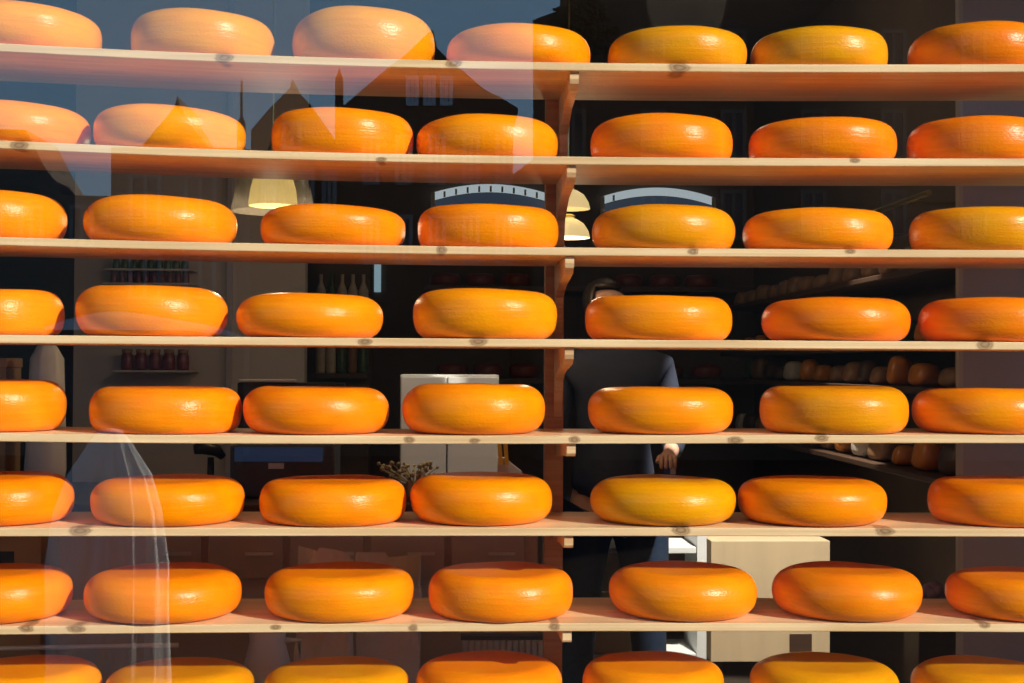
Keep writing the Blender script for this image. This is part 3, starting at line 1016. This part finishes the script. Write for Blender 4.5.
# steel rail low left
A, B = at(-40, 649, 0.44), at(178, 645, 0.44)
tag(obj('steel_rail', tube([tuple(A), tuple(B)], 0.006), M['steel']), 'thin steel rail crossing the gap under the seventh shelf at left', 'rail')
# pitcher
Y = 0.52
P0 = at(266, 700, Y)
ph = at(266, 628, Y).z-lz
pr_ = (at(292, 650, Y).x-at(242, 650, Y).x)/2
pt = thing('white_pitcher', (P0.x, Y+0.02, lz), 'grey white ceramic pitcher below the seventh shelf between two wheels', 'pitcher')
obj('body', lathe([(0, 0), (pr_*0.7, 0), (pr_, ph*0.3), (pr_*0.98, ph*0.55), (pr_*0.7, ph*0.85), (pr_*0.78, ph), (pr_*0.72, ph), (pr_*0.62, ph*0.85), (pr_*0.9, ph*0.5), (0, ph*0.06)], 32), M['ceramic'], pt, True)
obj('handle', tube([(pr_*0.7, 0, ph*0.85), (pr_*1.3, 0, ph*0.85), (pr_*1.35, 0, ph*0.5), (pr_*0.98, 0, ph*0.35)], 0.008), M['ceramic'], pt, True)
# radiator
Y = 0.98
A, B = at(462, 635, 0.90), at(560, 690, 0.90)
rd = thing('ribbed_heater', ((A.x+B.x)/2, 0.84, lz+0.0), 'grey ribbed heater in the gap left of the post under seventh shelf', 'heater')
bm = bmesh.new()
wx = B.x-A.x
for k in range(16):
    x = -wx/2+wx*(k+0.5)/16
    box(bm, (x-wx/42, -0.03, 0.0), (x+wx/42, 0.03, A.z-lz-0.0), 0.003)
obj('fins', bm, M['lightgrey'], rd)
obj('frame', bx((-wx/2-0.004, -0.02, A.z-lz+0.0002), (wx/2+0.004, 0.02, A.z-lz+0.012)), M['charcoal'], rd)

# white frame unit, plywood panels
Y = 2.08
def rackbox(x0_, x1_, y0_, y1_, Ya, Yb, c):
    A, B = at(x0_, y1_, Ya), at(x1_, y0_, Ya)
    return bx((A.x-c.x, Ya-c.y, A.z-c.z), (B.x-c.x, Yb-c.y, B.z-c.z), 0.002)
base = Vector((at(640, 600, Y).x, Y+0.15, GZ))
wu = thing('white_shelf_unit', base, 'white framed shelf unit standing behind the legs of the person', 'shelf unit')
obj('upright', rackbox(696.5, 706.8, 515, 770, Y, Y+0.3, base), M['white'], wu)
obj('upright', rackbox(540, 549, 515, 770, Y, Y+0.3, base), M['white'], wu)
for q0, q1 in ((547.5, 553.5), (654, 661)):
    obj('shelf', rackbox(549.2, 696.3, q0, q1, Y, Y+0.3, base), M['white'], wu)
obj('plywood_front', rackbox(549.2, 640, 592, 653.5, Y+0.01, Y+0.03, base), M['ply'], wu)
obj('back', rackbox(549.2, 696.3, 553.6, 592, Y+0.28, Y+0.295, base), M['darkwood'], wu)
base = Vector((at(770, 600, Y).x+0.006, Y+0.1, GZ))
pw = thing('plywood_cabinet', base, 'pale plywood cabinet right of the white shelf unit, low at centre right', 'cabinet')
obj('panel', rackbox(711, 830, 541, 662, Y-0.02, Y+0.3, base), M['ply'], pw)
obj('leg', rackbox(712, 722, 662.3, 760, Y, Y+0.06, base), M['darkwood'], pw)
obj('leg', rackbox(815, 826, 662.3, 760, Y, Y+0.06, base), M['darkwood'], pw)
obj('slot', rackbox(789.5, 812, 634, 662, Y-0.024, Y-0.0205, base), M['darkwood'], pw)
base = Vector((at(934, 600, 1.6).x, 1.6, GZ))
A = at(934, 590, 1.6)
sd_ = thing('low_display_stand', (A.x, 1.6, GZ), 'dark low stand carrying a dusty pink paper flower at lower right', 'stand')
obj('stand_body', bx((-0.08, -0.08, 0), (0.08, 0.08, A.z-GZ-0.05), 0.004), M['darkwood'], sd_)
bm = bmesh.new()
for k in range(9):
    a_ = 2*PI*k/9
    bmesh.ops.create_icosphere(bm, subdivisions=2, radius=0.020, matrix=Matrix.Translation((0.028*math.cos(a_), 0.028*math.sin(a_), 0.03+0.01*(k % 2))))
bmesh.ops.create_icosphere(bm, subdivisions=2, radius=0.026, matrix=Matrix.Translation((0, 0, 0.045)))
tag(obj('paper_flower', bm, M['pinkflower'], None, True, (A.x, 1.6, A.z-0.0395)), 'dusty pink ruffled paper flower in the gap beside the last wheel', 'flower')

# pale blue lit strip seen between shelves
A, B = at(374, 292, BY-0.021), at(381, 256, BY-0.021)
tag(obj('blue_light_strip', bx((A.x, BY-0.021, A.z), (B.x, BY-0.001, B.z), 0.004), M['blue_light']), 'narrow pale blue lit strip seen deep inside left of the post', 'light')

# tall dark dresser deep inside
A, B = at(312, 560, 3.6), at(368, 262, 3.6)
dr = thing('tall_dresser', ((A.x+B.x)/2, 3.8, GZ), 'tall dark dresser with bottles, deep inside behind the third wheels', 'dresser')
hx = (B.x-A.x)/2
hh = B.z-GZ
obj('body', bx((-hx, -0.05, 0), (hx, 0.2, hh)), M['dark_wall'], dr)
for k in range(5):
    z = 0.5+0.28*k
    obj('shelf', bx((-hx, -0.2, z), (hx, -0.051, z+0.02)), M['darkwood'], dr)
for k in range(3, 5):
    z = 0.52+0.28*k
    for q in range(5):
        x = -hx+(q+0.5)*2*hx/5
        o = obj('bottle', lathe([(0, 0), (0.022, 0), (0.024, 0.01), (0.024, 0.12), (0.009, 0.16), (0.009, 0.2), (0, 0.2)], 14), packs[rc.choice([1, 2, 3])], None, True,
                ((A.x+B.x)/2+x, 3.68, GZ+z+0.001))
        tag(o, 'dim bottle on the tall dark dresser deep inside', 'bottle', 'bottles on the tall dresser')

# ------------------------------------------------------------------ the person
def skin_mesh(name, joints, edges, mt, parent, root=0, sub=2):
    me = bpy.data.meshes.new(name)
    me.from_pydata([j[0] for j in joints], edges, [])
    o = link(name, me, mt, parent)
    sk = o.modifiers.new('skin', 'SKIN')
    sk.use_smooth_shade = True
    for k, (c, r) in enumerate(joints):
        me.skin_vertices[0].data[k].radius = r if isinstance(r, tuple) else (r, r)
    me.skin_vertices[0].data[root].use_root = True
    o.modifiers.new('sub', 'SUBSURF').levels = sub
    o.modifiers['sub'].render_levels = sub
    return o


PYY = 1.82
pc = at(613, 400, PYY)
pb = Vector((pc.x, PYY, GZ))
person = thing('person', pb, 'person in navy top and dark jeans standing behind the shelves, head turned', 'person')
H = 1.82
def zz(f): return f
J = [
    ((0, 0, 0.95), (0.10, 0.08)),        # 0 pelvis
    ((0, 0, 1.10), (0.105, 0.08)), ((0, 0, 1.28), (0.12, 0.085)), ((0, 0, 1.36), (0.085, 0.055)),  # 1..3 chest
    ((-0.01, 0, 1.475), (0.045, 0.045)),  # 4 neck
    ((-0.02, -0.01, 1.54), (0.066, 0.076)), ((-0.025, -0.01, 1.61), (0.078, 0.090)), ((-0.025, 0.0, 1.68), (0.058, 0.068)),  # head
    ((-0.17, 0, 1.39), 0.048), ((-0.205, 0.03, 1.12), 0.036), ((-0.20, -0.01, 0.90), 0.027), ((-0.20, -0.02, 0.86), 0.024),  # 8..11 left arm
    ((0.17, 0, 1.39), 0.048), ((0.215, 0.0, 1.13), 0.036), ((0.18, -0.18, 1.10), 0.027), ((0.165, -0.225, 1.10), 0.024),   # 12..15 right arm
    ((-0.10, 0, 0.88), 0.082), ((-0.125, -0.02, 0.48), 0.055), ((-0.14, 0.01, 0.08), 0.036), ((-0.15, -0.10, 0.03), 0.03),  # 16..19 leg
    ((0.10, 0, 0.88), 0.082), ((0.125, -0.02, 0.48), 0.055), ((0.15, 0.01, 0.08), 0.036), ((0.17, -0.10, 0.03), 0.03),
]
E = [(0, 1), (1, 2), (2, 3), (3, 4), (4, 5), (5, 6), (6, 7), (3, 8), (8, 9), (9, 10), (10, 11), (3, 12), (12, 13), (13, 14), (14, 15),
     (0, 16), (16, 17), (17, 18), (18, 19), (0, 20), (20, 21), (21, 22), (22, 23)]
# hands: palm end then five fingers each; d points along the hand, w across it, k the way the fingers curl
for wrist, d, w_, k_ in ((11, Vector((0, -0.1, -1)), Vector((0, 1, 0)), Vector((1, 0, 0))), (15, Vector((-0.15, -1, 0)), Vector((1, 0, 0)), Vector((0, 0, -1)))):
    pk = len(J)
    h0 = Vector(J[wrist][0])
    d = d.normalized()
    J.append((tuple(h0+d*0.05), (0.022, 0.013))); E.append((wrist, pk))
    for q, (ox, ln) in enumerate(((-0.024, 0.045), (-0.008, 0.052), (0.008, 0.050), (0.022, 0.038))):
        a_ = len(J)
        J.append((tuple(h0+d*0.085+w_*ox+k_*0.004), 0.008))
        J.append((tuple(h0+d*(0.085+ln*0.5)+w_*ox+k_*0.018), 0.0075))
        J.append((tuple(h0+d*(0.085+ln*0.65)+w_*ox+k_*0.042), 0.0065))
        E += [(pk, a_), (a_, a_+1), (a_+1, a_+2)]
    a_ = len(J)
    J.append((tuple(h0+d*0.045-w_*0.032+k_*0.006), 0.009))
    J.append((tuple(h0+d*0.072-w_*0.038+k_*0.024), 0.0075))
    E += [(pk, a_), (a_, a_+1)]
skin_mesh('body', J, E, M['skin'], person)
# face
bm = bmesh.new()
fc = Vector((-0.025, -0.01, 1.61))
yawh = Matrix.Rotation(0.7, 3, 'Z')
def fpt(x, y, z): return fc+yawh @ Vector((x, y, z))
tube([fpt(0, -0.078, 0.015), fpt(0, -0.098, -0.012), fpt(0, -0.10, -0.022), fpt(0, -0.082, -0.03)], [0.006, 0.010, 0.012, 0.008], 10, bm)
for s in (-1, 1):
    bmesh.ops.create_icosphere(bm, subdivisions=2, radius=0.016, matrix=Matrix.Translation(fpt(s*0.068, 0.0, -0.005)) @ Matrix.Diagonal((0.5, 0.9, 1.6, 1)))
obj('nose_and_ears', bm, M['skin'], person, True)
bm = bmesh.new()
for s in (-1, 1):
    bmesh.ops.create_icosphere(bm, subdivisions=2, radius=0.011, matrix=Matrix.Translation(fpt(s*0.03, -0.078, 0.01)))
obj('eyes', bm, M['black'], person, True)
obj('mouth', tube([fpt(-0.024, -0.078, -0.048), fpt(0, -0.086, -0.05), fpt(0.024, -0.078, -0.048)], [0.003, 0.005, 0.003], 8), M['redwax'], person, True)
bm = bmesh.new()
bmesh.ops.create_uvsphere(bm, u_segments=28, v_segments=18, radius=1, matrix=Matrix.Translation(fpt(0, 0.014, 0.025)) @ Matrix.Diagonal((0.078, 0.090, 0.082, 1)))
for v in bm.verts:
    d = yawh.inverted() @ (v.co-fpt(0, 0.018, 0.03))
    if d.z > -0.06: v.co.z += 0.002*noise.noise(v.co*40)
dl = [v for v in bm.verts if (yawh.inverted() @ (v.co-fpt(0, 0.018, 0.03))).y < -0.035 and v.co.z < fpt(0, 0, 0.075).z]
bmesh.ops.delete(bm, geom=dl, context='VERTS')
ho = obj('hair', bm, M['hair'], person, True)
hm = ho.modifiers.new('thickness', 'SOLIDIFY'); hm.thickness = 0.012
T = [((0, 0, 0.90), (0.17, 0.135)), ((0, 0, 1.04), (0.165, 0.13)), ((0, 0, 1.12), (0.14, 0.11)), ((0, 0, 1.28), (0.145, 0.105)), ((0, 0, 1.41), (0.135, 0.10)), ((-0.005, 0, 1.49), (0.068, 0.068)),
     ((-0.175, 0, 1.395), 0.062), ((-0.21, 0.03, 1.12), 0.05), ((-0.203, -0.015, 0.845), 0.038),
     ((0.175, 0, 1.395), 0.062), ((0.22, 0.0, 1.13), 0.05), ((0.19, -0.14, 1.105), 0.036)]
skin_mesh('navy_top', T, [(0, 1), (1, 2), (2, 3), (3, 4), (4, 5), (4, 6), (6, 7), (7, 8), (4, 9), (9, 10), (10, 11)], M['navy'], person)
T = [((0, 0, 1.0), (0.165, 0.13)), ((-0.105, 0, 0.84), 0.115), ((-0.125, -0.02, 0.48), 0.070), ((-0.14, 0.01, 0.10), 0.058),
     ((0.105, 0, 0.84), 0.115), ((0.125, -0.02, 0.48), 0.070), ((0.15, 0.01, 0.10), 0.058)]
skin_mesh('jeans', T, [(0, 1), (1, 2), (2, 3), (0, 4), (4, 5), (5, 6)], M['denim'], person)
for s in (-1, 1):
    bm = bmesh.new()
    bmesh.ops.create_uvsphere(bm, u_segments=20, v_segments=12, radius=1, matrix=Matrix.Translation((s*0.155, -0.06, 0.045)) @ Matrix.Diagonal((0.048, 0.13, 0.045, 1)))
    for v in bm.verts:
        v.co.z = max(v.co.z, 0.001)
    obj('shoe', bm, M['black'], person, True)
hc = pb+Vector((0.155, -0.33, 1.06))
tc_ = at(661, 467, hc.y)
card = thing('blue_card', (hc.x, hc.y, tc_.z), 'small blue and white card held by the person right of the post', 'card')
obj('card_front', bx((-0.020, -0.003, -0.022), (0.0, 0.0, 0.022)), M['blue'], card)
obj('card_edge', bx((0.0005, -0.003, -0.024), (0.018, 0.0, 0.018)), M['white'], card)

# ------------------------------------------------------------------ the street behind the camera, seen mirrored in the glass
VD = 22.0                       # distance of the mirrored house fronts beyond the glass


def mir(px, py, V=VD):
    """real place of what the glass mirrors at a pixel: the ray is carried on to V behind the glass and folded back"""
    q = at(px, py, PY+V)
    return Vector((q.x, 2*PY-q.y, q.z))


def house(name, outline_px, mt, label, V=VD, depth=2.0, skew=0.0):
    pts = [mir(x, y, V) for x, y in outline_px]
    zb = 0.0
    c = Vector((sum(q.x for q in pts)/len(pts), 2*PY-(PY+V)-0.0, 0))
    t = thing(name, (c.x, c.y, 0), label, 'house')
    out = [(q.x-c.x, q.z) for q in pts]
    out = [(out[0][0], 0.0)]+out+[(out[-1][0], 0.0)]
    bm = prism(out, 0, -depth)
    for v in bm.verts:
        if v.co.y < -0.1 and v.co.x < 0: v.co.x += skew
    obj('walls', bm, mt, t)
    return t, c


def hwin(t, c, x0_, y0_, x1_, y1_, V=VD, fm='winframe'):
    A, B = mir(x0_, y1_, V), mir(x1_, y0_, V)
    fr = bmesh.new()
    w_ = 0.07
    xa, xb, za, zb = A.x-c.x, B.x-c.x, A.z, B.z
    for lo, hi in (((xa, 0.001, za), (xa+w_, 0.06, zb)), ((xb-w_, 0.001, za), (xb, 0.06, zb)), ((xa+w_, 0.001, za), (xb-w_, 0.06, za+w_)),
                   ((xa+w_, 0.001, zb-w_), (xb-w_, 0.06, zb)), (((xa+xb)/2-0.03, 0.001, za+w_), ((xa+xb)/2+0.03, 0.05, zb-w_))):
        box(fr, lo, hi)
    f_ = obj('window', fr, M[fm], t)
    obj('pane', bx((xa+w_, 0.001, za+w_), (xb-w_, 0.015, zb-w_)), M['houseglass'], f_)


t, c = house('gabled_house', [(335, 320), (335, 104.5), (345, 104.5), (390, 66), (403, 57), (428, 33), (433, 30), (437, 48), (447, 58), (483, 88), (489, 92), (500, 97), (518, 108), (518, 112), (510, 115), (510, 320)],
             M['brick'], 'dark house with a steep gable mirrored above the third and fourth wheels')
PEAK = (t, c)
for x in (407, 424, 441):
    hwin(t, c, x-1, 76, x+12, 106, VD, 'lightgrey')
for x in (362, 395, 428, 462, 495):
    hwin(t, c, x, 135, x+18, 185)
    hwin(t, c, x, 215, x+18, 265)
t, c = house('peaked_house', [(251, 320), (251, 130), (256, 124), (270, 108), (290, 88), (292, 78), (294, 88), (310, 104), (334, 138), (334, 320)],
             M['brick'], 'dark house with a small pointed roof mirrored left of the gabled house', VD)
hwin(t, c, 282, 122, 302, 150, VD)
for x in (262, 300, 322):
    hwin(t, c, x, 170, x+15, 215, VD)
V_ = VD+0.4
a_ = mir(335.5, 106, V_); b_ = mir(343, 78, V_)
ch = obj('chimney', bx((a_.x-PEAK[1].x, -0.52, a_.z-0.05), (b_.x-PEAK[1].x, -0.28, b_.z), 0.01), M['brick'], PEAK[0])
obj('chimney_pot', lathe([(0, 0), (0.06, 0), (0.05, 0.06), (0.025, 0.10), (0.02, 0.16), (0.0, 0.17)], 14), M['brick'], ch, False, ((a_.x+b_.x)/2-PEAK[1].x, -0.4, b_.z))
a_ = mir(248, 150); b_ = mir(248, 90)
sp_ = thing('street_mast', (a_.x, a_.y+0.8, 0), 'thin dark mast mirrored between the second and third wheels', 'mast')
obj('mast', lathe([(0, 0), (0.07, 0), (0.07, a_.z+0.35), (0.025, a_.z+0.45), (0.02, b_.z), (0, b_.z)], 12), M['black'], sp_)
t, c = house('rendered_house', [(111, 330), (111, 147), (142, 146), (174, 108), (177.5, 96), (181, 108), (205, 147), (250, 149), (250, 330)],
             M['brick2'], 'grey brown rendered house with a pointed gable mirrored behind the second wheels', VD)
for x in (129, 184):
    hwin(t, c, x, 174, x+33, 232, VD)
    hwin(t, c, x, 252, x+33, 300, VD)
t, c = house('low_house', [(-260, 330), (-260, 90), (-60, 90), (-25, 128), (26, 130), (42, 162), (62, 195), (110, 196), (110, 330)],
             M['brick2'], 'low house with a sloping roof mirrored at the far left edge', VD)
for x in (-20, 20, 70):
    hwin(t, c, x, 205, x+24, 250, VD)
t, c = house('tall_house', [(533, 320), (533, 20), (560, 10), (560, -60), (1300, -60), (1300, 320)],
             M['brick'], 'tall dark building mirrored across the right half of the glass', VD-0.8, 2.0, 0.6)
for x in range(560, 1200, 80):
    for y in (30, 110, 190):
        hwin(t, c, x, y, x+26, y+50, VD-0.8, 'brick2')
t, c = house('low_shed', [(511, 320), (511, 176), (532, 160), (535, 158), (535, 320)], M['brick'],
             'low dark lean-to mirrored between the gabled and the tall house', VD+0.1, 1.5)
# tree before the tall house
tr_ = mir(562, 300, VD-3)
tree = thing('street_tree', (tr_.x+0.3, tr_.y, 0), 'dark leafy tree mirrored in the top of the glass right of the sky', 'tree')
th_ = mir(562, 2, VD-3).z
obj('trunk', tube([(0, 0, 0), (0.05, 0, 1.8), (0.0, 0.05, th_*0.6)], [0.16, 0.13, 0.08]), M['bark'], tree, True)
bm = bmesh.new()
rt_ = random.Random(5)
for k in range(420):
    a_ = rt_.uniform(0, 2*PI); u_ = rt_.random()**0.5; z_ = rt_.uniform(-1, 1)
    r_ = 0.62*u_*math.sqrt(max(0, 1-z_*z_*0.8))
    ctr = Vector((r_*math.cos(a_), r_*math.sin(a_), th_*0.90+z_*0.75))
    s_ = rt_.uniform(0.05, 0.11)
    mrot = Matrix.Rotation(rt_.uniform(0, PI), 4, Vector((rt_.random(), rt_.random(), rt_.random()+.01)).normalized())
    bmesh.ops.create_icosphere(bm, subdivisions=1, radius=s_, matrix=Matrix.Translation(ctr) @ mrot @ Matrix.Diagonal((1, 0.7, 0.35, 1)))
obj('crown', bm, M['leaf'], tree)

# draped pale cloth over a bistro table, just behind the camera on the left
V = 3.75
top = mir(124, 428, V); lb = mir(50, 600, V); rb = mir(165, 600, V)
cxm = mir(110, 500, V).x
dt = thing('draped_cloth', (cxm, top.y, 0), 'pale sheet draped over a tall stand, mirrored over the lower left wheels', 'cloth')
rB = (rb.x-lb.x)/2
bm = lathe([(0, top.z), (0.05, top.z-0.01), (0.085, top.z-0.06), (rB*0.66, top.z-0.22), (rB*0.86, top.z-0.40), (rB*0.98, top.z-0.65), (rB*1.0, 0.02), (rB*0.96, 0.005), (0, 0.005)], 96,
           lambda a, z: 1+(0.07 if z < top.z-0.05 else 0)*math.sin(a*13+z*2)+0.05*math.sin(a*29+z*7))
obj('sheet', bm, M['cloth'], dt, True)

# parked van
V = 11.0
A, B = mir(42, 340, V), mir(192, 340, V)
zt_ = mir(116, 311, V).z
vn = thing('parked_van', ((A.x+B.x)/2, A.y, 0), 'dark van with a pale domed roof mirrored across the fourth shelf wheels at left', 'van')
hw = (B.x-A.x)/2
zr = zt_-0.19
out = [(-hw, 0.35), (-hw*1.02, 1.0), (-hw*0.96, zr), (hw*0.96, zr), (hw*1.02, 1.0), (hw, 0.35)]
roof = [(-hw*0.97, zr+0.002)]
for k in range(17):
    u = -0.97+1.94*k/16
    roof.append((hw*u, zt_-0.17*abs(u)**1.7))
roof.append((hw*0.97, zr+0.002))
obj('roof', prism(roof, 0, -3.35), M['vanroof'], vn)
obj('van_body', prism(out, 0, -3.4), M['van'], vn)
obj('rear_window', bx((-hw*0.75, 0.001, 1.15), (hw*0.75, 0.02, 1.65), 0.01), M['houseglass'], vn)
for s in (-1, 1):
    for yy in (-0.7, -2.8):
        bm = lathe([(0, -0.09), (0.30, -0.09), (0.33, -0.05), (0.33, 0.05), (0.30, 0.09), (0, 0.09)], 28)
        bmesh.ops.transform(bm, matrix=Matrix.Translation((s*(hw-0.12), yy, 0.331)) @ Matrix.Rotation(PI/2, 4, 'Y'), verts=bm.verts)
        obj('wheel', bm, M['tyre'], vn)
